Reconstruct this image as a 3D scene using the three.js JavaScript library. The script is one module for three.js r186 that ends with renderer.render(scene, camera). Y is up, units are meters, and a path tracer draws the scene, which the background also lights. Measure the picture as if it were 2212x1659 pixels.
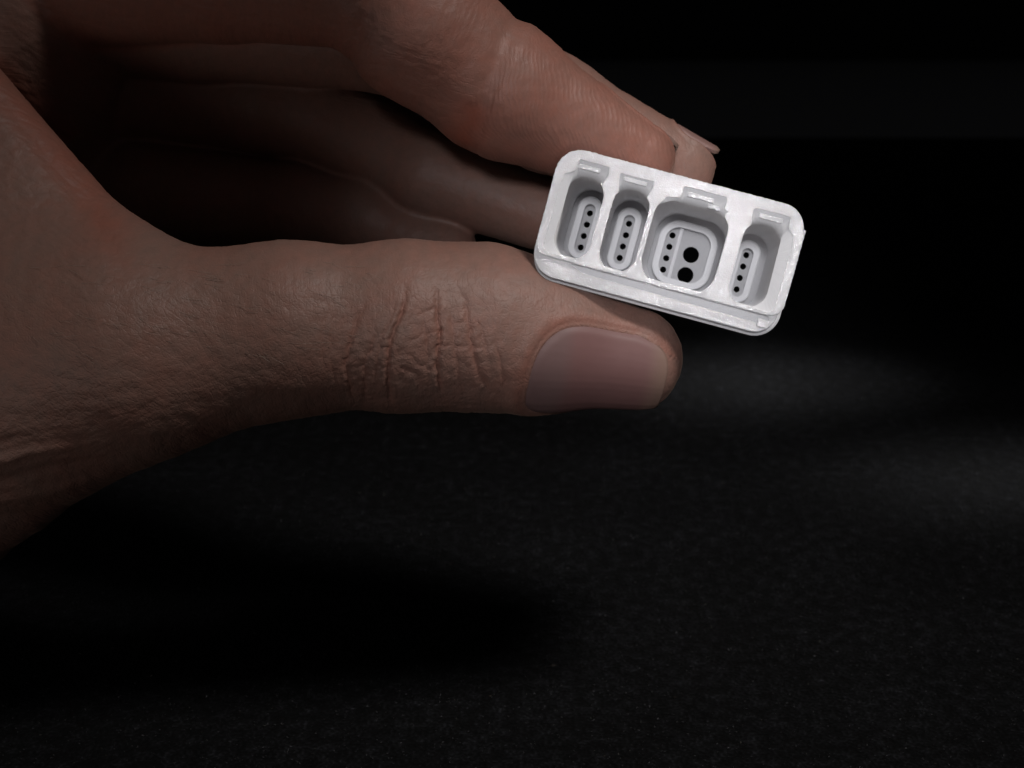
import * as THREE from 'three';
import { mergeGeometries } from 'three/addons/utils/BufferGeometryUtils.js';
import { RoundedBoxGeometry } from 'three/addons/geometries/RoundedBoxGeometry.js';
import { RectAreaLightUniformsLib } from 'three/addons/lights/RectAreaLightUniformsLib.js';

// ---------------------------------------------------------------- camera, lights, exposure
const scene = new THREE.Scene();
const rad = THREE.MathUtils.degToRad;
const D = 200;                                   // camera to the connector's face, mm
const FPX = 3597, PXMM = D / FPX;                // the photograph measured as 2212 x 1659
const camera = new THREE.PerspectiveCamera(2 * Math.atan(829.5 / FPX) * 180 / Math.PI, 4 / 3, 0.01, 30);
camera.position.set(0, 0.12, 0.2);
camera.rotation.set(rad(-20), 0, 0);
camera.updateMatrixWorld(true);
camera.focus = 0.2;
camera.userData.fStop = 44;

const renderer = new THREE.WebGLRenderer({ antialias: true });
renderer.toneMapping = THREE.LinearToneMapping;
renderer.toneMappingExposure = 1;
renderer.shadowMap.enabled = true;
RectAreaLightUniformsLib.init();
scene.background = new THREE.Color(0.016, 0.016, 0.017);

// the place where the hand holds the connector, with the hand's own axes (x along the fingers, z out of the nail side)
const grip = new THREE.Object3D();
grip.quaternion.copy(camera.quaternion);
grip.position.copy(camera.position).add(new THREE.Vector3(0, 0, -D / 1000).applyQuaternion(camera.quaternion));
grip.updateMatrixWorld(true);
const toWorld = (x, y, z) => new THREE.Vector3(x / 1000, y / 1000, z / 1000).applyMatrix4(grip.matrixWorld);

function lamp(colour, strength, from, to, angle, size) {
  const l = new THREE.SpotLight(colour, strength);
  l.position.copy(toWorld(...from)); l.target.position.copy(toWorld(...to)); l.angle = rad(angle); l.penumbra = 1;
  l.castShadow = true; l.shadow.radius = size; l.shadow.mapSize.set(2048, 2048);
  scene.add(l, l.target);
}
lamp(0xfffaf6, 1.85, [285, 440, 315], [50, 21, 0], 8.8, 5);     // high on the right
lamp(0xfafaff, 0.6, [-6, 40, 430], [23, 18, 0], 4.4, 1.4);         // added beside the lens to brighten the sockets; no such source seen
function onTable(x, y) { const v = new THREE.Vector3((x - 1106) / FPX, -(y - 829.5) / FPX, -1).applyQuaternion(camera.quaternion); return v.multiplyScalar(-camera.position.y / v.y).add(camera.position); }
for (const [x, y, strength, angle, from] of [[1585, 822, 1.15, 3.3, [0.32, 0.25, 0]], [2150, 1035, 0.85, 3.0, [0.3, 0.28, -0.05]]]) {   // two added spots, made to lay pools of light on the cloth
  const spot = onTable(x, y), l = new THREE.SpotLight(0xffffff, strength); l.target.position.copy(spot); l.position.copy(spot).add(new THREE.Vector3(...from));
  l.angle = rad(angle); l.penumbra = 1; l.castShadow = true; l.shadow.radius = 0.8; scene.add(l, l.target);
}
const soft = new THREE.RectAreaLight(0xfff6f2, 1.0, 0.12, 0.12);      // added fill panel standing in for light thrown back from below, low left
soft.position.copy(toWorld(-150, -78, 120)); soft.lookAt(toWorld(-52, -8, 0));
scene.add(soft);

// ---------------------------------------------------------------- helpers
const px = (x, y, z) => [(x - 1106) * PXMM * (D - z) / D, -(y - 829.5) * PXMM * (D - z) / D, z];   // a place beside the grip, in mm
let seed = 7;
const rnd = () => { seed = (seed * 1664525 + 1013904223) >>> 0; return seed / 4294967296; };
const PERM = new Uint8Array(512);
{ const p = [...Array(256).keys()]; for (let i = 255; i > 0; i--) { const j = Math.floor(rnd() * (i + 1)); [p[i], p[j]] = [p[j], p[i]]; } for (let i = 0; i < 512; i++) PERM[i] = p[i & 255]; }
const GX = new Float32Array(256), GY = new Float32Array(256);
for (let i = 0; i < 256; i++) { GX[i] = Math.cos(i * 2.399963); GY[i] = Math.sin(i * 2.399963); }
function noise2(x, y) {                          // about -1 .. 1
  const xi = Math.floor(x), yi = Math.floor(y), fx = x - xi, fy = y - yi, X = xi & 255, Y = yi & 255;
  const u = fx * fx * fx * (fx * (fx * 6 - 15) + 10), v = fy * fy * fy * (fy * (fy * 6 - 15) + 10);
  const a = PERM[PERM[X] + Y], b = PERM[PERM[X + 1] + Y], c = PERM[PERM[X] + Y + 1], d = PERM[PERM[X + 1] + Y + 1];
  const p = GX[a] * fx + GY[a] * fy, q = GX[b] * (fx - 1) + GY[b] * fy, r = GX[c] * fx + GY[c] * (fy - 1), s = GX[d] * (fx - 1) + GY[d] * (fy - 1);
  return 1.42 * (p + u * (q - p) + v * (r - p + u * (p - q - r + s)));
}
const periodic = (n) => (x, y) => {              // the same, repeating every n
  const w = (k) => ((k % n) + n) % n, xi = Math.floor(x), yi = Math.floor(y), fx = x - xi, fy = y - yi;
  const u = fx * fx * (3 - 2 * fx), v = fy * fy * (3 - 2 * fy), h = (i, j) => PERM[PERM[w(i) & 255] + (w(j) & 255)];
  const g = (k, dx, dy) => GX[k] * dx + GY[k] * dy;
  const p = g(h(xi, yi), fx, fy), q = g(h(xi + 1, yi), fx - 1, fy), r = g(h(xi, yi + 1), fx, fy - 1), s = g(h(xi + 1, yi + 1), fx - 1, fy - 1);
  return 1.42 * (p + u * (q - p) + v * (r - p + u * (p - q - r + s)));
};
const clamp = (x, a = 0, b = 1) => Math.min(b, Math.max(a, x));
const sstep = (a, b, x) => { const t = clamp((x - a) / (b - a)); return t * t * (3 - 2 * t); };
const mix = (a, b, t) => a + (b - a) * t;
const smin = (a, b, k) => { const h = Math.max(k - Math.abs(a - b), 0) / k; return Math.min(a, b) - h * h * k * 0.25; };
function add(parent, name, geometry, material) {
  const m = new THREE.Mesh(geometry, material); m.name = name; m.castShadow = m.receiveShadow = true; parent.add(m); return m;
}
function tag(o, label, category, kind) { o.userData = { label, category }; if (kind) o.userData.kind = kind; return o; }
function heightTexture(n, f, m = n) {            // one float per pixel, f(u, v) in 0 .. 1
  const a = new Float32Array(n * m);
  for (let j = 0; j < m; j++) for (let i = 0; i < n; i++) a[j * n + i] = f((i + 0.5) / n, (j + 0.5) / m);
  const t = new THREE.DataTexture(a, n, m, THREE.RedFormat, THREE.FloatType);
  t.magFilter = t.minFilter = THREE.LinearFilter; t.needsUpdate = true; return t;
}
const tiled = (t, rx, ry = rx) => { t.wrapS = t.wrapT = THREE.RepeatWrapping; t.repeat.set(rx, ry); return t; };

// ---------------------------------------------------------------- the table and what is behind it
{
  const n = 1024, P8 = periodic(8), P64 = periodic(64), P256 = periodic(256);
  const a = new Uint8Array(n * n * 4), hgt = new Float32Array(n * n);
  for (let j = 0; j < n; j++) for (let i = 0; i < n; i++) {
    const u = i / n, v = j / n, g = P256(u * 256, v * 256), m = P64(u * 64 + 3, v * 64), b = P8(u * 8, v * 8);
    const fleck = Math.max(0, P256(u * 256 + 31.3 + 2 * m, v * 256 + 77.7) - 0.52) * 2.2;
    const t = clamp(0.34 + 0.30 * g + 0.22 * m + 0.08 * b + 0.6 * fleck);
    const k = (j * n + i) * 4, c = 22 + 190 * t ** 1.8;
    a[k] = c * 0.985; a[k + 1] = c; a[k + 2] = c * 1.05; a[k + 3] = 255;
    hgt[j * n + i] = clamp(0.4 + 0.25 * g + 0.2 * m + 0.5 * fleck);
  }
  for (let k = 0; k < 34; k++) {                 // pale lint, a few pixels each
    const x = Math.floor(rnd() * n), y = Math.floor(rnd() * n), r = 1 + Math.floor(rnd() * 2.2), w = 120 + rnd() * 60;
    for (let dy = -r; dy <= r; dy++) for (let dx = -r; dx <= r; dx++) if (dx * dx + dy * dy <= r * r) {
      const q = (((y + dy + n) % n) * n + (x + dx + n) % n); a[q * 4] = w; a[q * 4 + 1] = w * 0.93; a[q * 4 + 2] = w * 0.86; hgt[q] = 1;
    }
  }
  const col = new THREE.DataTexture(a, n, n); col.colorSpace = THREE.SRGBColorSpace; col.magFilter = col.minFilter = THREE.LinearFilter; col.needsUpdate = true;
  const bump = new THREE.DataTexture(hgt, n, n, THREE.RedFormat, THREE.FloatType); bump.magFilter = bump.minFilter = THREE.LinearFilter; bump.needsUpdate = true;
  tiled(col, 1 / 0.12); tiled(bump, 1 / 0.12);
  const cloth = new THREE.MeshPhysicalMaterial({ specularIntensity: 0.25, color: new THREE.Color(0.07, 0.07, 0.074), map: col, bumpMap: bump, bumpScale: 0.0006, roughness: 1 });
  const top = new THREE.BoxGeometry(1.8, 0.03, 0.95).translate(0, -0.015, 0);
  const pos = top.attributes.position, uv = top.attributes.uv;
  for (let i = 0; i < pos.count; i++) uv.setXY(i, pos.getX(i) + 0.031, pos.getZ(i) + pos.getY(i));
  const table = add(scene, 'tabletop', top, cloth);
  table.position.set(0, 0, 0.09);
  tag(table, 'black flecked cloth tabletop under the hand', 'tabletop', 'structure');
  // lint lying on the cloth: short bent fibres
  const fibre = new THREE.TubeGeometry(new THREE.CatmullRomCurve3([[-0.5, 0, 0], [-0.15, 0.12, 0.1], [0.2, 0.05, 0.12], [0.5, 0.1, -0.08]].map((p) => new THREE.Vector3(...p))), 5, 0.2, 5);
  const patches = [[-20, 2230, 640, 1700, 6500]];
  const lint = new THREE.InstancedMesh(fibre, new THREE.MeshStandardMaterial({ color: new THREE.Color(0.13, 0.13, 0.135), roughness: 0.9 }), patches.reduce((a, p) => a + p[4], 0));
  lint.name = 'lint'; lint.castShadow = lint.receiveShadow = true;
  const o = new THREE.Object3D(), ray = new THREE.Vector3(), tint = new THREE.Color(); let k = 0;
  for (const [x0, x1, y0, y1, n] of patches) for (let q = 0; q < n; q++) {
    let x, y, tries = 0;
    do { x = mix(x0, x1, rnd()); y = mix(y0, y1, rnd()); } while (noise2(x / 45, y / 24) < rnd() * 1.2 - 0.75 && tries++ < 6);
    ray.set(...px(x, y, 0)); ray.z -= D; ray.applyQuaternion(camera.quaternion); ray.multiplyScalar(-camera.position.y / ray.y).add(camera.position);
    o.position.set(ray.x, 0.0001, ray.z); o.rotation.set((rnd() - 0.5) * 0.6, rnd() * 6.3, (rnd() - 0.5) * 0.6);
    const l = (0.10 + 0.22 * rnd() * rnd()) / 1000; o.scale.set(l, l * 0.8, l * 0.8); o.updateMatrix(); lint.setMatrixAt(k, o.matrix);
    const c = 0.3 + 0.7 * rnd() ** 6; lint.setColorAt(k++, tint.setRGB(c, c * 0.98, c * (rnd() < 0.1 ? 0.8 : 1.03)));
  }
  scene.add(lint); tag(lint, 'pale specks of lint scattered over the black tabletop', 'lint', 'stuff');
  const wallMat = new THREE.MeshStandardMaterial({ color: new THREE.Color(0.012, 0.012, 0.013), roughness: 0.95 });
  const wall = add(scene, 'wall', new THREE.BoxGeometry(6, 3, 0.1), wallMat); wall.position.set(0, 0.6, -1.45);
  tag(wall, 'black wall in the dark behind the table', 'wall', 'structure');
  const litStrip = add(scene, 'wall_lit_strip', new RoundedBoxGeometry(5, 0.2, 0.2, 6, 0.09), new THREE.MeshStandardMaterial({ color: new THREE.Color(0.11, 0.11, 0.113), roughness: 0.9 }));  // the wall's lit strip, its light put in as a paler grey block
  litStrip.position.set(0, -0.213, -1.25);
  tag(litStrip, 'blurred dark grey block standing in for the lit strip of wall behind the table edge', 'litStrip', 'structure');
}

// ---------------------------------------------------------------- the connector: places measured along (u) and down (v) its face, in units of 0.01604 mm
const UM = 0.01604;
const plugDir = new THREE.Vector3((1412 - 1106) / FPX, -(621 - 829.5) / FPX, -1).normalize();   // into the sockets
const plugZ = plugDir.clone().negate();
const plugX = new THREE.Vector3(Math.cos(rad(15.1)), -Math.sin(rad(15.1)), 0); plugX.addScaledVector(plugZ, -plugX.dot(plugZ)).normalize();
const plugY = new THREE.Vector3().crossVectors(plugZ, plugX);
const plugAt = new THREE.Vector3(...px(1444.1, 523, 0));
const BODY = { u0: -962, u1: 952, v0: -503, v1: 512 };
function plugSDF(x, y, z) {                      // distance to the connector's body, in mm
  const dx = x - plugAt.x, dy = y - plugAt.y, dz = z - plugAt.z;
  const U = dx * plugX.x + dy * plugX.y + dz * plugX.z, V = dx * plugY.x + dy * plugY.y + dz * plugY.z, W = dx * plugZ.x + dy * plugZ.y + dz * plugZ.z;
  const cx = (BODY.u0 + BODY.u1) / 2 * UM, cy = -(BODY.v0 + BODY.v1) / 2 * UM, hx = (BODY.u1 - BODY.u0) / 2 * UM, hy = (BODY.v1 - BODY.v0) / 2 * UM, r = 3;
  const qx = Math.abs(U - cx) - hx + r, qy = Math.abs(V - cy) - hy + r;
  const d2 = Math.hypot(Math.max(qx, 0), Math.max(qy, 0)) + Math.min(Math.max(qx, qy), 0) - r, dw = Math.abs(W + 12) - 12.2;
  return Math.min(Math.max(d2, dw), 0) + Math.hypot(Math.max(d2, 0), Math.max(dw, 0));
}
{
  const plug = new THREE.Group(); plug.name = 'connector_housing';
  const basis = new THREE.Matrix4().makeBasis(plugX, plugY, plugZ);
  plug.quaternion.copy(grip.quaternion).multiply(new THREE.Quaternion().setFromRotationMatrix(basis));
  plug.position.copy(toWorld(plugAt.x, plugAt.y, plugAt.z));
  scene.add(plug);
  tag(plug, 'white grainy four-socket connector housing pinched between thumb and index finger', 'connector');
  const S = UM / 1000;
  const P16 = periodic(16), P64 = periodic(64), P128 = periodic(128);
  const grain = tiled(heightTexture(512, (u, v) => clamp(0.5 + 0.30 * P64(u * 64, v * 64) + 0.22 * P128(u * 128, v * 128) + 0.15 * P16(u * 16, v * 16))), 1 / 0.010);
  const fine = tiled(heightTexture(512, (u, v) => clamp(0.5 + 0.25 * P16(u * 16, v * 16) + 0.2 * P64(u * 64 + 9, v * 64))), 1 / 0.008);
  const rough = tiled(heightTexture(512, (u, v) => clamp(0.86 + 0.35 * P64(u * 64 + 5, v * 64 + 8))), 1 / 0.010);
  const glitter = new THREE.MeshPhysicalMaterial({ color: new THREE.Color(0.84, 0.84, 0.85), roughness: 0.75, roughnessMap: rough, bumpMap: grain, bumpScale: 0.00003, ior: 1.45, specularIntensity: 0.6, transmission: 0.42, thickness: 0 });  // front face coloured darker so the socket walls look lit from within
  const smooth = new THREE.MeshPhysicalMaterial({ color: new THREE.Color(0.93, 0.925, 0.935), roughness: 0.85, bumpMap: fine, bumpScale: 0.00003, transmission: 0.36, thickness: 0, sheen: 1, sheenRoughness: 1, sheenColor: new THREE.Color(1, 0.99, 1) });  // same plastic made whiter, with sheen: a glow put into the wall colour
  const ringMat = smooth.clone(); ringMat.transmission = 0.25;
  const plateMat = smooth.clone(); plateMat.transmission = 0.66;
  const shellMat = new THREE.MeshPhysicalMaterial({ color: new THREE.Color(0.95, 0.945, 0.955), roughness: 0.85, bumpMap: grain, bumpScale: 0.00004, transmission: 0.45, thickness: 0 });

  function roundRect(u0, u1, v0, v1, r, n = 14) {  // r: [top left, top right, bottom right, bottom left]; points run clockwise on the face
    const q = [[u1 - r[1], v0 + r[1], r[1], -90], [u1 - r[2], v1 - r[2], r[2], 0], [u0 + r[3], v1 - r[3], r[3], 90], [u0 + r[0], v0 + r[0], r[0], 180]], out = [];
    for (const [cu, cv, rr, a0] of q) for (let k = 0; k <= n; k++) { const a = rad(a0 + 90 * k / n); out.push([cu + rr * Math.cos(a), cv + rr * Math.sin(a)]); }
    return out;
  }
  function subdivide(p, step) {
    const out = [];
    p.forEach((a, i) => { const b = p[(i + 1) % p.length], n = Math.max(1, Math.ceil(Math.hypot(b[0] - a[0], b[1] - a[1]) / step)); for (let k = 0; k < n; k++) out.push([mix(a[0], b[0], k / n), mix(a[1], b[1], k / n)]); });
    return out;
  }
  const jag = (p, amount) => p.map(([u, v]) => [u + amount * noise2(u * 0.085 + 7, v * 0.085), v + amount * noise2(u * 0.085, v * 0.085 + 31)]);
  const vec = (p) => p.map(([u, v]) => new THREE.Vector2(u * S, -v * S));
  function slab(outline, holes, d0, d1, bevel = 0.00008) {   // from depth d0 to d1 (mm) behind the face
    const sh = new THREE.Shape(vec(outline)); for (const h of holes) sh.holes.push(new THREE.Path(vec(h)));
    const g = new THREE.ExtrudeGeometry(sh, { depth: Math.max(1e-6, (d1 - d0) / 1000 - 2 * bevel), bevelEnabled: bevel > 0, bevelThickness: bevel, bevelSize: bevel, bevelOffset: -bevel, bevelSegments: 2, steps: 1, curveSegments: 12 });
    return g.translate(0, 0, -d1 / 1000 + bevel);
  }
  // a socket's outlines as radius by angle about its middle
  const NA = 260;
  function byAngle(poly, cu, cv) {
    const out = [];
    for (let k = 0; k < NA; k++) {
      const a = 2 * Math.PI * k / NA, du = Math.cos(a), dv = Math.sin(a); let far = 0;
      for (let i = 0; i < poly.length; i++) {
        const [au, av] = poly[i], [bu, bv] = poly[(i + 1) % poly.length], eu = bu - au, ev = bv - av, det = du * ev - dv * eu;
        if (Math.abs(det) < 1e-9) continue;
        const t = ((au - cu) * ev - (av - cv) * eu) / det, s = ((au - cu) * dv - (av - cv) * du) / det;
        if (s >= -1e-6 && s <= 1 + 1e-6 && t > far) far = t;
      }
      out.push([cu + du * far, cv + dv * far]);
    }
    return out;
  }
  const mixPoly = (a, b, t) => a.map((p, i) => [mix(p[0], b[i][0], t), mix(p[1], b[i][1], t)]);
  const stadium = (u0, u1, v0, v1, r) => { const q = Math.min(r ?? 1e9, (u1 - u0) / 2); return roundRect(u0, u1, v0, v1, [q, q, q, q], 20); };
  const sockets = [
    { u0: -840, u1: -550, v1: 314, w: [-816, -561, -432], bar: [-795, -632, -394, -362], flareL: 62, floor: [-835, -545, -290, 322], ring: [-792, -588, -233, 292], plate: [-750, -630, -184, 254], pins: -690 },
    { u0: -490, u1: -195, v1: 320, w: [-489, -214, -412], bar: [-446, -270, -388, -356], floor: [-500, -205, -290, 326], ring: [-456, -252, -229, 296], plate: [-414, -294, -180, 258], pins: -354 },
    { u0: -168, u1: 412, v1: 334, r: 190, w: [-6, 342, -440], bar: [42, 246, -398, -366], floor: [-120, 470, -285, 345], ring: [-86, 402, -232, 303], plate: [-44, 360, -190, 260], pins: 19, big: true },
    { u0: 515, u1: 812, v1: 318, w: [540, 834, -420], bar: [596, 776, -384, -350], flareR: 88, floor: [520, 815, -278, 330], ring: [548, 752, -220, 300], plate: [590, 710, -168, 264], pins: 648 },
  ];
  const holesA = [], holesBack = [];
  for (const [k, s] of sockets.entries()) {
    const cu = (s.u0 + s.u1) / 2, cv = -40, half = (s.u1 - s.u0) / 2, rb = s.r ?? half * 0.98, [w0, w1, wt] = s.w;
    const core = roundRect(s.u0, s.u1, -305, s.v1, [s.r ? 150 : rb * 0.92, s.r ? 150 : rb * 0.92, rb, rb], 20);
    const bottom = roundRect(s.u0 - (s.flareL ?? 0), s.u1 + (s.flareR ?? 0), -305, s.v1, [rb, rb, s.flareR ? 60 : rb, s.flareL ? 60 : rb], 20).filter((p) => p[1] > 0);
    const L = s.u0 - (s.flareL ?? 0), R = s.u1 + (s.flareR ?? 0);
    const face = [...bottom, [L, -200], ...(s.flareL ? [[L + 8, -300], [w0 - 30, -322]] : [[L + 14, -248], [L + 44, -296], [Math.min(w0, L + 60), -330]]),
      [w0, -346], [w0, wt + 14], [w0 + 14, wt], [w1 - 14, wt], [w1, wt + 14], [w1, -350],
      ...(s.flareR ? [[w1 + 4, -330], [R - 10, -290]] : [[Math.max(w1 - 6, R - 26), -338], [R - 58, -318], [R - 52, -296], [R - 14, -244]]), [R, -190]];
    const front = jag(byAngle(face, cu, cv), 5);
    const noFlare = byAngle([...core.filter((p) => p[1] > -100), [s.u0 + 10, -250], [w0 + 4, -340], [w0 + 6, wt + 8], [w1 - 6, wt + 8], [w1 - 4, -340], [s.u1 - 10, -250]], cu, cv);
    const bore = byAngle(core, cu, cv), low = byAngle(stadium(...s.floor, s.r), cu, cv);
    holesA.push(front); holesBack.push(stadium(s.plate[0] - 12, s.plate[1] + 12, s.plate[2] - 12, s.plate[3] + 12, s.r ? 130 : undefined));
    const rings = [[front, 0.04], [mixPoly(front, noFlare, 0.2), 0.14], [noFlare, 0.28], [mixPoly(noFlare, bore, 0.5), 0.5], [mixPoly(noFlare, bore, 0.78), 0.85], [mixPoly(noFlare, bore, 0.92), 1.5], [bore, 3.2], [bore, 5], [mixPoly(bore, low, 0.35), 11], [mixPoly(bore, low, 0.62), 15.5],
      [mixPoly(bore, low, 0.68), 15.6], [mixPoly(mixPoly(bore, low, 0.68), low, 0.5), 18.5], [low, 22]];
    const v = [], uv = [], ix = [];
    rings.forEach(([p, d], j) => { for (let i = 0; i <= NA; i++) { const q = p[i % NA]; v.push(q[0] * S, -q[1] * S, -d / 1000); uv.push(i / NA * 0.02, d / 1000); } });
    for (let j = 0; j + 1 < rings.length; j++) for (let i = 0; i < NA; i++) { const a = j * (NA + 1) + i, b = a + NA + 1; ix.push(a, a + 1, b, a + 1, b + 1, b); }
    const g = new THREE.BufferGeometry(); g.setAttribute('position', new THREE.Float32BufferAttribute(v, 3)); g.setAttribute('uv', new THREE.Float32BufferAttribute(uv, 2)); g.setIndex(ix); g.computeVertexNormals();
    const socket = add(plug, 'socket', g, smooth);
    if (s.big) socket.userData.label = 'wide rounded square socket with four small and two large holes';
    const ringO = stadium(...s.ring, s.r ? 165 : undefined), ringI = stadium(...s.plate, s.r ? 125 : undefined).map(([u, w]) => {
      const bump = Math.exp(-(((w - 10) / 26) ** 2)) * 16;       // a key rib on the ring's inside
      return [u < cu - 20 && s.big ? u + bump : u > cu + 100 && s.big ? u - Math.exp(-(((w - 70) / 34) ** 2)) * 16 : !s.big && u < s.pins - 40 ? u + bump * 0.6 : u, w];
    });
    add(socket, 'socket_floor', slab(byAngle(stadium(...s.floor, s.r), cu, cv), [ringO], 21.8, 22.6, 0), plateMat);
    add(socket, 'sealing_ring', slab(subdivide(ringO, 12), [subdivide(ringI, 12)], 19.4, 23, 0.0002), ringMat);
    const pins = [0, 1, 2, 3].map((i) => [s.pins, -100 + 97.5 * i, 26]);
    if (s.big) pins.push([209, 16, 67], [209, 189, 67]);
    const circle = ([u, w, r]) => [...Array(28)].map((_, i) => [u + r * Math.cos(i / 14 * Math.PI) * (1 + 0.05 * noise2(i, u)), w + r * Math.sin(i / 14 * Math.PI)]);
    add(socket, 'pin_plate', slab(ringI, pins.map(circle), 21.2, 22.4, 0), plateMat);
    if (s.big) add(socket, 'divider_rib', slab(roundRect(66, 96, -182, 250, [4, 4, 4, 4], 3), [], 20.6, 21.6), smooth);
    const [b0, b1, c0, c1] = s.bar;
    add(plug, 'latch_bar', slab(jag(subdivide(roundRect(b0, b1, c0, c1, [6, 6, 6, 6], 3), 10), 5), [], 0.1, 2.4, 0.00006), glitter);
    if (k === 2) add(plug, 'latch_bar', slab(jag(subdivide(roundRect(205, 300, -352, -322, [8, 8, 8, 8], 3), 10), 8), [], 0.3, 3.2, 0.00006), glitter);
  }
  // front plate: narrower towards its top right, with a step below it
  const outA = roundRect(-962, 944, -500, 336, [190, 185, 110, 105], 16);
  const stepAt = outA.findIndex((p) => p[1] > 0 && p[0] > 900);
  outA.splice(stepAt, 0, [944, -352], [950, -349], [961, -346]);
  for (let i = 0; i < outA.length; i++) if (outA[i][0] > 800 && outA[i][1] > 100) outA[i][0] += 17 * sstep(800, 930, outA[i][0]);
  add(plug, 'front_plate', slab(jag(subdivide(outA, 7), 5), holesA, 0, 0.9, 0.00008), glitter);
  // flange below the plate, with a channel along it
  const outB = roundRect(-964, 930, -494, 486, [190, 190, 175, 195], 16);
  const channel = jag(subdivide([...roundRect(-560, 880, 334, 418, [60, 30, 40, 30], 8).filter(([u]) => u > -480), [-560, 400], [-690, 352], [-700, 340], [-640, 334]], 14), 3);
  const coreB = roundRect(-935, 905, -470, 306, [170, 170, 70, 60], 10);
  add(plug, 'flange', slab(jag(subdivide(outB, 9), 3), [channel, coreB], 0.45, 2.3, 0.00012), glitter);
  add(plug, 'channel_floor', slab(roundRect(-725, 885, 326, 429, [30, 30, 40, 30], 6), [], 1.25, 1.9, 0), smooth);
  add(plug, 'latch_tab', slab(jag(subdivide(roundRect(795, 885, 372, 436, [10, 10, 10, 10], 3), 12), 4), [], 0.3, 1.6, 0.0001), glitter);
  add(plug, 'added_back_plate', slab(roundRect(-930, 928, -474, 482, [160, 165, 165, 160], 12), holesBack, 23.0, 23.8, 0), shellMat);  // unseen, added to hold light inside the housing
  // outer shell: a tube open behind
  const tube = (o, i, d0, d1) => slab(subdivide(o, 12), [subdivide(i, 12)], d0, d1, 0.0002);
  add(plug, 'shell', tube(roundRect(-964, 962, -508, 517, [195, 200, 200, 195], 16), roundRect(-925, 922, -468, 477, [160, 165, 165, 160], 16), 2.4, 24), shellMat);
}

// ---------------------------------------------------------------- the hand
// bones: groups of round cones between joints; joints are [x, y, z mm, radius mm] with x, y read against the grip
const J = (x, y, z, r) => [...px(x, y, z), r];
const chain = (k, ...joints) => ({ k, seg: joints.slice(1).map((b, i) => [joints[i], b]) });
const E = J(1160, 730, -8.6, 8.9), F = J(1362, 774, -8.6, 6.5);
const thumb = chain(3.0, J(-300, 930, -16, 22), J(290, 762, -6, 13.2), J(620, 712, -5, 10.3), J(880, 705, -6, 10.1), J(1045, 708, -7.6, 9.95), E, F);
const iTip = J(1374, 342, -10, 4.75), iDip = J(1082, 193, -8, 8.25);
const index = chain(2.2, iTip, iDip, J(905, 62, -5, 8.7), J(815, -50, -4, 8.9), J(480, -72, -16, 9.4), J(100, -70, -31, 11));
const mTip = J(1462, 362, -21, 5.0), mDip = J(1192, 247, -19.5, 7.4);
const middle = chain(2.2, mTip, mDip, J(880, 60, -22, 8.8), J(430, 20, -32, 9.5), J(100, 0, -38, 11));
const ring = chain(2.2, J(1165, 458, -28, 5.2), J(930, 378, -30, 5.9), J(690, 240, -38, 7.6), J(430, 190, -44, 8.6), J(150, 160, -46, 11));
const little = chain(2.2, J(960, 545, -30, 4.6), J(790, 470, -33, 5.2), J(640, 445, -37, 5.8), J(330, 420, -46, 8), J(150, 380, -50, 10));
const palm = { k: 9, seg: [
  [J(100, -70, -31, 10.5), J(-420, 560, -42, 20)], [J(100, 0, -38, 11), J(-420, 650, -40, 20)], [J(150, 160, -46, 11), J(-420, 720, -46, 20)], [J(150, 380, -50, 10), J(-420, 800, -48, 18)],
  [J(60, 40, -32, 10), J(120, 140, -36, 8)], [J(-420, 620, -42, 20), J(-420, 900, -36, 22)],
] };
const web = { k: 7, seg: [[J(-215, 10, -16, 4.8), J(205, 535, -9, 4.8)], [J(-300, 200, -18, 9), J(190, 640, -8, 8)], [J(-330, 420, -18, 14), J(100, 720, -8, 11)]] };
const heel = { k: 5, seg: [[J(-320, 1115, -14, 18), J(190, 930, -9, 5)]] };
function cone(x, y, z, a, b) {
  const bx = b[0] - a[0], by = b[1] - a[1], bz = b[2] - a[2], ax = x - a[0], ay = y - a[1], az = z - a[2];
  const h = clamp((ax * bx + ay * by + az * bz) / (bx * bx + by * by + bz * bz)), dx = ax - bx * h, dy = ay - by * h, dz = az - bz * h;
  return Math.sqrt(dx * dx + dy * dy + dz * dz) - (a[3] + (b[3] - a[3]) * h);
}
function group(g, x, y, z) { let d = 1e9; for (const [a, b] of g.seg) d = smin(d, cone(x, y, z, a, b), g.k); return d; }
const parts = { t: 0, i: 0, m: 0 };
function hand(x, y, z) {
  const t = group(thumb, x, y, z), i = group(index, x, y, z), m = group(middle, x, y, z);
  let d = smin(smin(t, group(web, x, y, z), 8), group(heel, x, y, z), 2.5);
  d = smin(d, group(palm, x, y, z), 6);
  d = smin(d, i, 1.2); d = smin(d, m, 0.8); d = smin(d, group(ring, x, y, z), 1); d = smin(d, group(little, x, y, z), 1);
  parts.t = t; parts.i = i; parts.m = m;
  return -smin(-d, plugSDF(x, y, z) - 0.03, 0.7);
}

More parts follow.
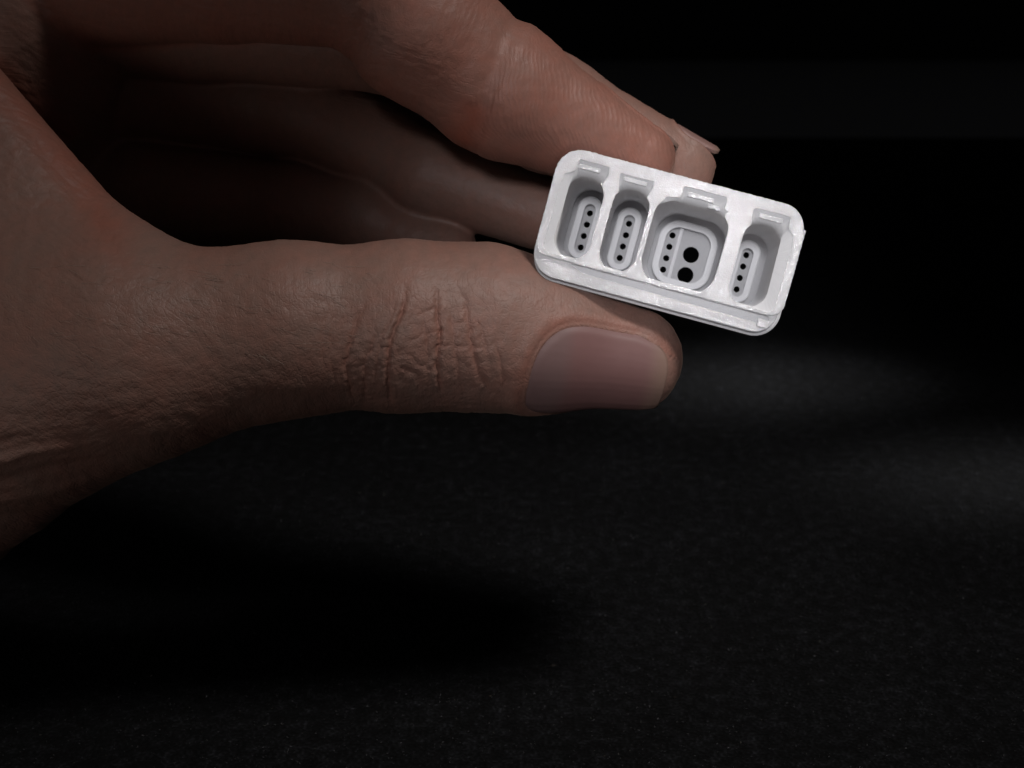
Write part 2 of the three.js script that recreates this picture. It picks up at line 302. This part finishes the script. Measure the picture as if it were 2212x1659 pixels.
// nails: a place on a finger's end as (along the bone, angle about it)
function nailFrame(a, b, side, s0, s1, half, power = 3.4) {   // side: direction from the bone to the nail's middle
  const A = new THREE.Vector3(...a), ax = new THREE.Vector3(b[0] - a[0], b[1] - a[1], b[2] - a[2]), len = ax.length(); ax.normalize();
  const n = new THREE.Vector3(...side); n.addScaledVector(ax, -n.dot(ax)).normalize();
  const w = new THREE.Vector3().crossVectors(ax, n);
  return { A, ax, len, n, w, ra: a[3], rb: b[3], s0, s1, half, power,
    of(x, y, z) { const dx = x - A.x, dy = y - A.y, dz = z - A.z, s = dx * ax.x + dy * ax.y + dz * ax.z, p = dx * n.x + dy * n.y + dz * n.z, q = dx * w.x + dy * w.y + dz * w.z; return [(s - (s0 + s1) / 2) / ((s1 - s0) / 2), Math.atan2(q, p) / this.halfAt(s)]; },
    halfAt(s) { return half * Math.min(1.3, (a[3] / mix(a[3], b[3], clamp(s / len))) ** 0.75); },
    far(S, T) { const pw = S < 0 ? power * 0.8 : power * 1.1; return (Math.abs(S) ** pw + Math.abs(T) ** pw) ** (1 / pw); } };
}
const thumbNail = nailFrame(E, F, [0, -0.62, 0.80], -0.2, 16.5, 0.90, 3.6);
const indexNail = nailFrame(iDip, iTip, [0.62, 0.70, -0.5], 11, 23.4, 0.62);
const middleNail = nailFrame(mDip, mTip, [0.42, 0.75, 0.05], 15.5, 22.3, 0.5);
function nailR(f, g, s, ang) {                   // how far the finger's skin lies from the bone there, carried on straight past its end
  const at = Math.min(s, f.len * 0.85), c = Math.cos(ang), d = Math.sin(ang), p = f.A.clone().addScaledVector(f.ax, at);
  let lo = 1, hi = 14;
  for (let k = 0; k < 22; k++) { const r = (lo + hi) / 2; if (group(g, p.x + r * (f.n.x * c + f.w.x * d), p.y + r * (f.n.y * c + f.w.y * d), p.z + r * (f.n.z * c + f.w.z * d)) < 0) lo = r; else hi = r; }
  return lo + (s - at) * (f.rb - f.ra) / f.len * 0.9;
}

// creases over the thumb's joint, drawn as lines on the skin (same numbers as the joints)
const CREASES = [
  [0.42, 4, [878, 612], [873, 668], [853, 717], [841, 756], [837, 813], [840, 868]], [0.42, 4, [939, 612], [947, 671], [951, 724], [946, 774], [945, 813], [953, 850]],
  [0.2, 5, [797, 640], [770, 701], [758, 747], [747, 786], [753, 832], [760, 872]], [0.16, 4, [824, 700], [806, 747], [791, 786], [785, 832], [787, 866]],
  [0.2, 4.5, [985, 610], [1003, 651], [1014, 709], [1020, 755], [1030, 795], [1046, 826], [1058, 852]], [0.10, 4, [1026, 680], [1047, 732], [1052, 770]],
  [0.14, 4, [1066, 728], [1076, 763], [1087, 813], [1090, 851]], [0.09, 4, [948, 752], [985, 747], [1064, 752]], [0.1, 4, [884, 742], [912, 724], [945, 716]],
  [0.09, 4, [880, 760], [903, 786], [940, 806]], [0.08, 3.5, [895, 690], [925, 672], [945, 664]], [0.1, 4, [985, 770], [990, 820], [1002, 852]], [0.09, 4, [905, 800], [901, 850]], [0.08, 4, [716, 660], [700, 730], [702, 800]], [0.12, 3.5, [862, 640], [846, 690], [826, 735], [816, 780], [812, 850]], [0.12, 3.5, [915, 690], [925, 745], [922, 800], [926, 850]], [0.10, 3.5, [968, 640], [978, 700], [982, 760], [996, 830]],
  [0.08, 3.5, [735, 650], [722, 700], [716, 770], [724, 840]], [0.09, 3.5, [858, 790], [880, 800], [905, 812]], [0.08, 3, [960, 690], [985, 700], [1010, 696]], [0.08, 3, [790, 740], [815, 752], [850, 748]],
];
function lineDist(x, y, pts) {
  let best = 1e9, at = 0;
  for (let i = 2; i + 1 < pts.length; i++) {
    const [ax, ay] = pts[i], [bx, by] = pts[i + 1], ex = bx - ax, ey = by - ay, t = clamp(((x - ax) * ex + (y - ay) * ey) / (ex * ex + ey * ey)), d = Math.hypot(x - ax - ex * t, y - ay - ey * t);
    if (d < best) { best = d; at = (i - 2 + t) / (pts.length - 3); }
  }
  return [best, at];
}
const ridge = (x, y, ang, la, lc) => { const c = Math.cos(ang), s = Math.sin(ang), a = x * c + y * s, b = -x * s + y * c; return 1 - Math.min(1, Math.abs(noise2(a / la + 0.25 * noise2(b / lc * 0.5, a / la), b / lc)) * 3.2); };
// relief of the skin in mm; X, Y in the units of the joints, t and i how much of it is thumb or index
function relief(X, Y, z, t, i, m) {
  let h = 0, red = 0;
  if (t > 0.01) {
    const wob = 4 * noise2(X / 20, Y / 20) + 1.5 * noise2(X / 7, Y / 7), wob2 = 4 * noise2(X / 20 + 50, Y / 20);
    let cr = 0;
    if (X > 660 && X < 1120) for (const c of CREASES) {
      const [d, at] = lineDist(X + wob, Y + wob2, c);
      if (d > 30) continue;
      const fade = Math.min(1, at * 4, (1 - at) * 5 + 0.25);
      cr = Math.max(cr, c[0] * fade * Math.exp(-((d / c[1]) ** 2)));
      h += c[0] * 0.20 * fade * Math.exp(-(((d - 13) / 8) ** 2));
      red = Math.max(red, fade * 0.35 * Math.min(1, c[0] * 3) * Math.exp(-((d / (c[1] * 1.2)) ** 2)));
    }
    h -= cr;
    const kn = sstep(660, 760, X) * (1 - sstep(1030, 1110, X)) * sstep(600, 680, Y) * t;     // the finer folds between them
    if (kn > 0.01) h -= kn * (0.07 * ridge(X + 2 * wob, Y, 1.48 + 0.0009 * (X - 880), 70, 13) ** 2 + 0.05 * ridge(X, Y + 2 * wob, 0.15, 40, 16) ** 2);
    const w = sstep(560, 640, Y + 0.05 * (700 - X)) * (1 - sstep(1080, 1150, X)) * t;      // wrinkles over the back of the thumb
    if (w > 0.01) {
      const wa = 1 - sstep(150, 420, X), wc = sstep(470, 720, X), wb = Math.max(0, 1 - wa - wc);
      const rr = wa * ridge(X, Y, 0.52, 120, 26) + wb * ridge(X, Y, 0.66, 110, 24) + wc * ridge(X, Y, 1.25, 100, 20);
      h -= w * 0.038 * rr * (0.45 + 0.55 * sstep(-0.5, 0.4, noise2(X / 70 + 9, Y / 70)));
      h -= w * 0.03 * ridge(X, Y, mix(-0.35, 0.2, wc), 60, 17);
      h += 0.07 * w * noise2(X / 50, Y / 34);
    }
    const low = 1 - sstep(60, 330, X), fold = sstep(900, 1000, Y) * low;                   // folds of the wrist
    if (fold > 0.01) { const q = Y + 0.22 * X + 14 * noise2(X / 160, Y / 160); h += fold * (0.22 * Math.sin(q / 13) + 0.05 * Math.sin(q / 4.4 + 1)); }
    const wf = (1 - sstep(180, 330, X)) * (1 - sstep(430, 560, Y - 0.9 * X));             // the web
    if (wf > 0.01) red = Math.max(red, 0.75 * wf * Math.exp(-(((Y - 1.15 * X - 225) / 60) ** 2))), h -= wf * (0.06 * ridge(X, Y, 0.62, 60, 16) + 0.22 * Math.exp(-(((Y - 1.15 * X - 250) / 26) ** 2)));
  }
  if (i > 0.01) {
    const c = Math.cos(0.53), s = Math.sin(0.53), a = (X - 1082) * c + (Y - 190) * s, b = -(X - 1082) * s + (Y - 190) * c;   // along and across the finger
    h += i * 0.35 * Math.exp(-(((a - 110) / 150) ** 2 + ((b - 40) / 110) ** 2));
    h -= i * 0.5 * Math.exp(-(((a + 30 - 0.18 * b + 6 * noise2(b / 40, 3)) / 26) ** 2));                                     // joint crease
    h -= i * 0.12 * Math.exp(-(((a + 12 - 0.18 * b + 4 * noise2(b / 30, 9)) / 5) ** 2)) * sstep(-60, 40, b);
    if (a < -60) {
      const w = sstep(-60, -130, a) * i;
      h -= w * 0.05 * ridge(X, Y, 0.30, 130, 22) * sstep(-10, 40, b);
      h -= w * 0.035 * ridge(X, Y, 1.95, 70, 12);
      h -= w * 0.25 * Math.exp(-(((a + 330 + 10 * noise2(b / 40, 30)) / 16) ** 2));
    }
    red = Math.max(red, i * 0.55 * sstep(30, 70, b) * Math.exp(-(((a + 35) / 45) ** 2)));
  }
  h += 0.05 * noise2(X / 26 + 3, Y / 26) + 0.02 * noise2(X / 9, Y / 9 + 40);
  return [h, red];
}
const kz = 200 / 197;                            // skin faces about 3 mm before the bones' plane
{
  const CELL = 0.25, lo = [-86, -33, -74], hi = [31, 58, 13], N = lo.map((a, k) => Math.ceil((hi[k] - a) / CELL / 8) * 8), B = N.map((n) => n / 8);
  const [nx, ny, nz] = N.map((n) => n + 1), field = new Float32Array(nx * ny * nz).fill(9), active = [];
  for (let bz = 0; bz < B[2]; bz++) for (let by = 0; by < B[1]; by++) for (let bx = 0; bx < B[0]; bx++) {
    const d = hand(lo[0] + (bx * 8 + 4) * CELL, lo[1] + (by * 8 + 4) * CELL, lo[2] + (bz * 8 + 4) * CELL);
    const edge = bx === 0 || by === 0 || bz === 0 || bx === B[0] - 1 || by === B[1] - 1 || bz === B[2] - 1;
    if (Math.abs(d) < 4 * CELL * 1.7321 * 1.25 + 0.3 || (edge && d < 0)) active.push([bx, by, bz]);
    else if (d < 0) for (let z = 0; z <= 8; z++) for (let y = 0; y <= 8; y++) { const at = ((bz * 8 + z) * ny + by * 8 + y) * nx + bx * 8; field.fill(-9, at, at + 9); }
  }
  for (const [bx, by, bz] of active) for (let z = 0; z <= 8; z++) for (let y = 0; y <= 8; y++) for (let x = 0; x <= 8; x++) {
    const i = bx * 8 + x, j = by * 8 + y, k = bz * 8 + z, at = (k * ny + j) * nx + i;
    if (field[at] === 9 || field[at] === -9) {
      const onEdge = i === 0 || j === 0 || k === 0 || i === nx - 1 || j === ny - 1 || k === nz - 1;
      const d = hand(lo[0] + i * CELL, lo[1] + j * CELL, lo[2] + k * CELL);
      field[at] = onEdge ? Math.max(d, CELL * 0.5) : d;
    }
  }
  const ids = new Map(), pos = [], tri = [];
  const cellAt = (i, j, k) => (k * ny + j) * nx + i;
  for (const [bx, by, bz] of active) for (let z = 0; z < 8; z++) for (let y = 0; y < 8; y++) for (let x = 0; x < 8; x++) {
    const i = bx * 8 + x, j = by * 8 + y, k = bz * 8 + z, at = cellAt(i, j, k);
    let mask = 0, n = 0, sx = 0, sy = 0, sz = 0; const c = [];
    for (let q = 0; q < 8; q++) { const v = field[at + (q & 1) + ((q >> 1) & 1) * nx + (q >> 2) * nx * ny]; c.push(v); if (v < 0) mask |= 1 << q; }
    if (mask === 0 || mask === 255) continue;
    for (let q = 0; q < 8; q++) for (let e = 1; e < 8; e <<= 1) if (!(q & e)) {
      const p = c[q], r = c[q | e]; if ((p < 0) === (r < 0)) continue;
      const t = p / (p - r); n++;
      sx += (q & 1) + (e === 1 ? t : 0); sy += ((q >> 1) & 1) + (e === 2 ? t : 0); sz += (q >> 2) + (e === 4 ? t : 0);
    }
    ids.set(at, pos.length / 3); pos.push(lo[0] + (i + sx / n) * CELL, lo[1] + (j + sy / n) * CELL, lo[2] + (k + sz / n) * CELL);
  }
  const quad = (a, b, c, d, flip) => { a = ids.get(a); b = ids.get(b); c = ids.get(c); d = ids.get(d); if ([a, b, c, d].includes(undefined)) return; if (flip) tri.push(a, b, c, a, c, d); else tri.push(a, c, b, a, d, c); };
  const sX = 1, sY = nx, sZ = nx * ny;
  for (const at of ids.keys()) {
    const v = field[at] < 0;
    if ((field[at + sX] < 0) !== v) quad(at, at - sY, at - sY - sZ, at - sZ, v);
    if ((field[at + sY] < 0) !== v) quad(at, at - sZ, at - sZ - sX, at - sX, v);
    if ((field[at + sZ] < 0) !== v) quad(at, at - sX, at - sX - sY, at - sY, v);
  }
  const count = pos.length / 3, uv = new Float32Array(count * 2), col = new Float32Array(count * 3), out = new Float32Array(count * 3);
  const e = 0.08;
  for (let q = 0; q < count; q++) {
    let x = pos[q * 3], y = pos[q * 3 + 1], z = pos[q * 3 + 2], gx, gy, gz;
    const inside = x > lo[0] + 1 && y < hi[1] - 1.2;
    for (let it = 0; it < 2; it++) {
      const a = hand(x + e, y - e, z - e), b = hand(x - e, y - e, z + e), c = hand(x - e, y + e, z - e), d = hand(x + e, y + e, z + e);
      gx = a - b - c + d; gy = -a - b + c + d; gz = -a + b - c + d;
      const l = Math.hypot(gx, gy, gz) || 1; gx /= l; gy /= l; gz /= l;
      if (it === 0 && inside) { const v = clamp((a + b + c + d) / 4, -0.2, 0.2); x -= gx * v; y -= gy * v; z -= gz * v; }
    }
    const dv = parts.t, di = parts.i, dm = parts.m;
    const X = 1106 + x / PXMM * kz, Y = 829.5 - y / PXMM * kz;
    const wi = sstep(1.5, 0.3, di), wt = (1 - wi) * sstep(-34, -24, z), front = sstep(-0.35, 0.05, gz);
    let [h, red] = relief(X, Y, z, wt, wi, 0);
    h *= 0.25 + 0.75 * front;
    const touch = sstep(0.1, 1.2, plugSDF(x, y, z));
    h *= touch;
    for (const [f, dd] of [[thumbNail, dv], [indexNail, di], [middleNail, dm]]) if (dd < 1) {
      const [S, T] = f.of(x, y, z), g = f.far(S, T);
      if (g > 1.5 || Math.abs(T) > 1.6) continue;
      const back = S > 0 && Math.abs(T) < 0.8 ? sstep(0.75, 0.5, S) : 1;      // no fold before the free edge
      h *= sstep(0.9, 1.15, g);
      h += (g < 1 ? -0.45 * sstep(1.0, 0.9, g) : 0) + back * touch * (0.2 * Math.exp(-(((g - 1.13) / 0.1) ** 2)) - 0.1 * Math.exp(-(((g - 1.02) / 0.03) ** 2)));
      red = Math.max(red, 0.3 * Math.exp(-(((g - 1.06) / 0.1) ** 2)) * back);
    }
    if (inside) { x += gx * h; y += gy * h; z += gz * h; }
    out[q * 3] = x / 1000; out[q * 3 + 1] = y / 1000; out[q * 3 + 2] = z / 1000;
    uv[q * 2] = (x + 66) / 96; uv[q * 2 + 1] = (y + 30) / 84;
    // colour of the skin: warmer on the finger pads, redder in creases and about nails, mottled
    const mot = 0.5 + 0.5 * noise2(X / 95 + 11, Y / 95) , fineM = noise2(X / 22, Y / 22 + 8), r = clamp(0.25 * mot + 0.75 * red + 0.1 * fineM + 0.34 * wi);
    const L = 1 + 0.05 * fineM + 0.05 * noise2(X / 8, Y / 8);
    col[q * 3] = mix(0.20, 0.268, r) * L; col[q * 3 + 1] = mix(0.119, 0.088, r) * L; col[q * 3 + 2] = mix(0.095, 0.058, r) * L;
  }
  const geo = new THREE.BufferGeometry();
  geo.setAttribute('position', new THREE.BufferAttribute(out, 3)); geo.setAttribute('uv', new THREE.BufferAttribute(uv, 2)); geo.setAttribute('color', new THREE.BufferAttribute(col, 3));
  geo.setIndex(new THREE.BufferAttribute(new Uint32Array(tri), 1)); geo.computeVertexNormals();


  // fine relief of the skin: pores, fine lines, ridges of the finger pad
  const cells = (x, y, size) => {                // 1 on the fine lines that part the skin into little fields
    x /= size; y /= size; const i = Math.floor(x), j = Math.floor(y); let a = 9, b = 9;
    for (let v = j - 1; v <= j + 1; v++) for (let u = i - 1; u <= i + 1; u++) {
      const k = PERM[PERM[u & 255] + (v & 255)], dx = u + 0.5 + 0.45 * GX[k] - x, dy = v + 0.5 + 0.45 * GY[k] - y, d = dx * dx + dy * dy;
      if (d < a) { b = a; a = d; } else if (d < b) b = d;
    }
    return 1 - sstep(0, 0.28, Math.sqrt(b) - Math.sqrt(a));
  };
  const TW = 2048, TH = 1792, mm = 1 / PXMM * kz;
  const bump = heightTexture(TW, (u, v) => {
    const x = u * 96 - 66, y = v * 84 - 30, X = 1106 + x * mm, Y = 829.5 - y * mm;
    let h = 0.5;
    const c = Math.cos(0.53), s = Math.sin(0.53), a = (X - 1082) * c + (Y - 190) * s, b = -(X - 1082) * s + (Y - 190) * c;
    const onIndex = b < 150 && b > -170 && a > -420 ? 1 : 0;
    if (onIndex) {
      const w = sstep(-70, -10, a + 0.1 * b), wob = 9 * noise2(X / 60, Y / 60) + 3 * noise2(X / 22 + 5, Y / 22);
      const A = X - 960 + 0.16 * (Y - 200) * sstep(1250, 1000, X) - 0.22 * (Y - 200) * sstep(1050, 1300, X) + wob;
      const dip = Y - 268 - 0.10 * (X - 1000), below = 0.5 * (dip + Math.sqrt(dip * dip + 700)), ph = A - 2.4 * below * sstep(1270, 1090, X) - 0.5 * below * sstep(1090, 1270, X);
      const lam = 11.2, line = 0.5 + 0.5 * Math.cos(2 * Math.PI * ph / lam);
      const gap = clamp(0.6 + 0.45 * noise2(X / 9, Y / 9) + 0.3 * noise2(X / 40, Y / 40));
      h += w * 0.34 * (line ** 1.6 - 0.4) * gap * sstep(-165, -100, b);
      const w2 = 1 - w;
      h -= w2 * (0.11 * ridge(X + wob, Y, 1.95 + 0.2 * noise2(X / 90, Y / 90), 34, 8) ** 2 + 0.25 * ridge(X, Y + wob, 0.32, 90, 13) ** 3 * sstep(-20, 60, b));
      h -= (1 - sstep(-150, -90, b)) * 0.2 * ridge(X, Y, 0.9, 14, 7);
    } else {
      const low = sstep(560, 660, Y);
      const wx = X + 5 * noise2(X / 17, Y / 17), wy = Y + 5 * noise2(X / 17 + 9, Y / 17), k = 0.45 + 0.55 * low;
      if (X > 660 && X < 1120 && Y > 590 && Y < 890) {                 // the joint's creases, sharp at the bottom
        const qx = X + 4 * noise2(X / 20, Y / 20) + 1.5 * noise2(X / 7, Y / 7), qy = Y + 4 * noise2(X / 20 + 50, Y / 20); let cut = 0;
        for (const c of CREASES) { const [d, at] = lineDist(qx, qy, c); if (d < 9) cut = Math.max(cut, Math.min(1, at * 4, (1 - at) * 5 + 0.25) * Math.min(1, c[0] * 4) * Math.exp(-((d / 2.6) ** 2))); }
        h -= 0.5 * cut;
      }
      h -= k * (0.17 * cells(wx * 0.8 + wy * 0.35, wy * 0.9 - wx * 0.5, 13) + 0.13 * cells(wx, wy, 7.5) + 0.16 * ridge(X + 77, Y, 0.6 + 0.9 * sstep(400, 800, X), 60, 15) ** 3);
    }
    h += 0.09 * noise2(X / 3.2, Y / 3.2) + 0.07 * noise2(X / 1.7, Y / 1.7);
    return clamp(h);
  }, TH);
  const skin = new THREE.MeshPhysicalMaterial({ vertexColors: true, roughness: 0.5, specularIntensity: 0.75, bumpMap: bump, bumpScale: 0.0001, ior: 1.42, sheen: 0.25, sheenColor: new THREE.Color(0.6, 0.4, 0.3), sheenRoughness: 0.5 });

  const person = new THREE.Group(); person.name = 'person';
  person.position.copy(grip.position); person.quaternion.copy(grip.quaternion); scene.add(person);
  tag(person, 'bare hand reaching in from the left, pinching the white connector', 'person');
  add(person, 'hand', geo, skin);

  {                                              // a few fine pale hairs on the back of the thumb
    const nrm = geo.attributes.normal.array, strands = []; let tries = 0;
    while (strands.length < 90 && tries++ < 400000) {
      const q = Math.floor(rnd() * count), x = out[q * 3] * 1000, y = out[q * 3 + 1] * 1000, z = out[q * 3 + 2] * 1000, X = 1106 + x / PXMM * kz, Y = 829.5 - y / PXMM * kz;
      if (nrm[q * 3 + 2] < 0.35 || z < -6 || X < 60 || X > 800 || Y < 560 || Y > 770) continue;
      const N = new THREE.Vector3(nrm[q * 3], nrm[q * 3 + 1], nrm[q * 3 + 2]), T = new THREE.Vector3(0.9, -0.25 + 0.5 * (rnd() - 0.5), 0.1).addScaledVector(N, 0); T.addScaledVector(N, -T.dot(N)).normalize();
      const l = (1.0 + 2.2 * rnd()) / 1000, P = new THREE.Vector3(x, y, z).multiplyScalar(0.001), bend = (rnd() - 0.5) * 0.5, W = new THREE.Vector3().crossVectors(N, T);
      const at = (t) => P.clone().addScaledVector(T, l * t).addScaledVector(W, l * bend * t * t).addScaledVector(N, l * (0.34 * t - 0.2 * t * t) - 0.00004);
      strands.push(new THREE.TubeGeometry(new THREE.QuadraticBezierCurve3(at(0), at(0.5), at(1)), 4, 0.000016, 3));
    }
    const h = add(person, 'hair', mergeGeometries(strands), new THREE.MeshStandardMaterial({ color: new THREE.Color(0.26, 0.2, 0.16), roughness: 0.5 })); h.userData.kind = 'stuff';
  }
  function nail(name, f, g0, lunula, tone) {
    const nu = 64, nv = 56, v = [], cl = [], uvn = [], ix = [], p = new THREE.Vector3();
    const layer = (sink) => {
      for (let j = 0; j <= nv; j++) for (let i = 0; i <= nu; i++) {
        // a disc of parameters squeezed into the nail's outline
        let S = i / nu * 2 - 1, T = j / nv * 2 - 1;
        const g = f.far(S, T), m = Math.max(Math.abs(S), Math.abs(T)), q = g > 1e-6 ? m / g : 1; S *= q; T *= q;
        const s = mix(f.s0, f.s1, (S + 1) / 2), ang = T * f.halfAt(s), edge = sstep(0.86, 1, m), root = S < 0.4 ? edge : edge * 0.75;
        const r = nailR(f, g0, s, ang) + 0.02 - 0.22 * root - sink + 0.03 * noise2(T * 9, 4);
        p.copy(f.A).addScaledVector(f.ax, s).addScaledVector(f.n, r * Math.cos(ang)).addScaledVector(f.w, r * Math.sin(ang));
        v.push(p.x / 1000, p.y / 1000, p.z / 1000); uvn.push(s / 1000, ang * r / 1000);
        const moon = lunula * sstep(-0.42, -0.68, S - 0.12 * (1 - T * T)), tip = sstep(0.62, 0.95, S + 0.06 * T * T), n = 1 + 0.03 * noise2(S * 6, T * 9);
        cl.push(mix(mix(tone[0], 0.158, moon), 0.185, tip) * n, mix(mix(tone[1], 0.094, moon), 0.115, tip) * n, mix(mix(tone[2], 0.088, moon), 0.09, tip) * n);
      }
    };
    layer(0); layer(0.45);
    const W = nu + 1, M = W * (nv + 1);
    for (let j = 0; j < nv; j++) for (let i = 0; i < nu; i++) { const a = j * W + i; ix.push(a, a + 1, a + W, a + 1, a + W + 1, a + W, M + a, M + a + W, M + a + 1, M + a + 1, M + a + W, M + a + W + 1); }
    const rim = []; for (let i = 0; i < nu; i++) rim.push(i); for (let j = 0; j < nv; j++) rim.push(j * W + nu); for (let i = nu; i > 0; i--) rim.push(nv * W + i); for (let j = nv; j > 0; j--) rim.push(j * W);
    rim.forEach((a, i) => { const b = rim[(i + 1) % rim.length]; ix.push(a, M + a, b, b, M + a, M + b); });
    const g = new THREE.BufferGeometry(); g.setAttribute('position', new THREE.Float32BufferAttribute(v, 3)); g.setAttribute('uv', new THREE.Float32BufferAttribute(uvn, 2)); g.setAttribute('color', new THREE.Float32BufferAttribute(cl, 3)); g.setIndex(ix); g.computeVertexNormals();
    return add(person, name, g, nailMat);
  }
  const nailMat = new THREE.MeshPhysicalMaterial({ vertexColors: true, roughness: 0.5, specularIntensity: 0.6, ior: 1.5 });
  nail('thumbnail', thumbNail, thumb, 1, [0.165, 0.084, 0.078]);
  nail('fingernail', indexNail, index, 0, [0.2, 0.115, 0.1]);
  nail('fingernail', middleNail, middle, 0, [0.2, 0.115, 0.1]);
}

renderer.render(scene, camera);
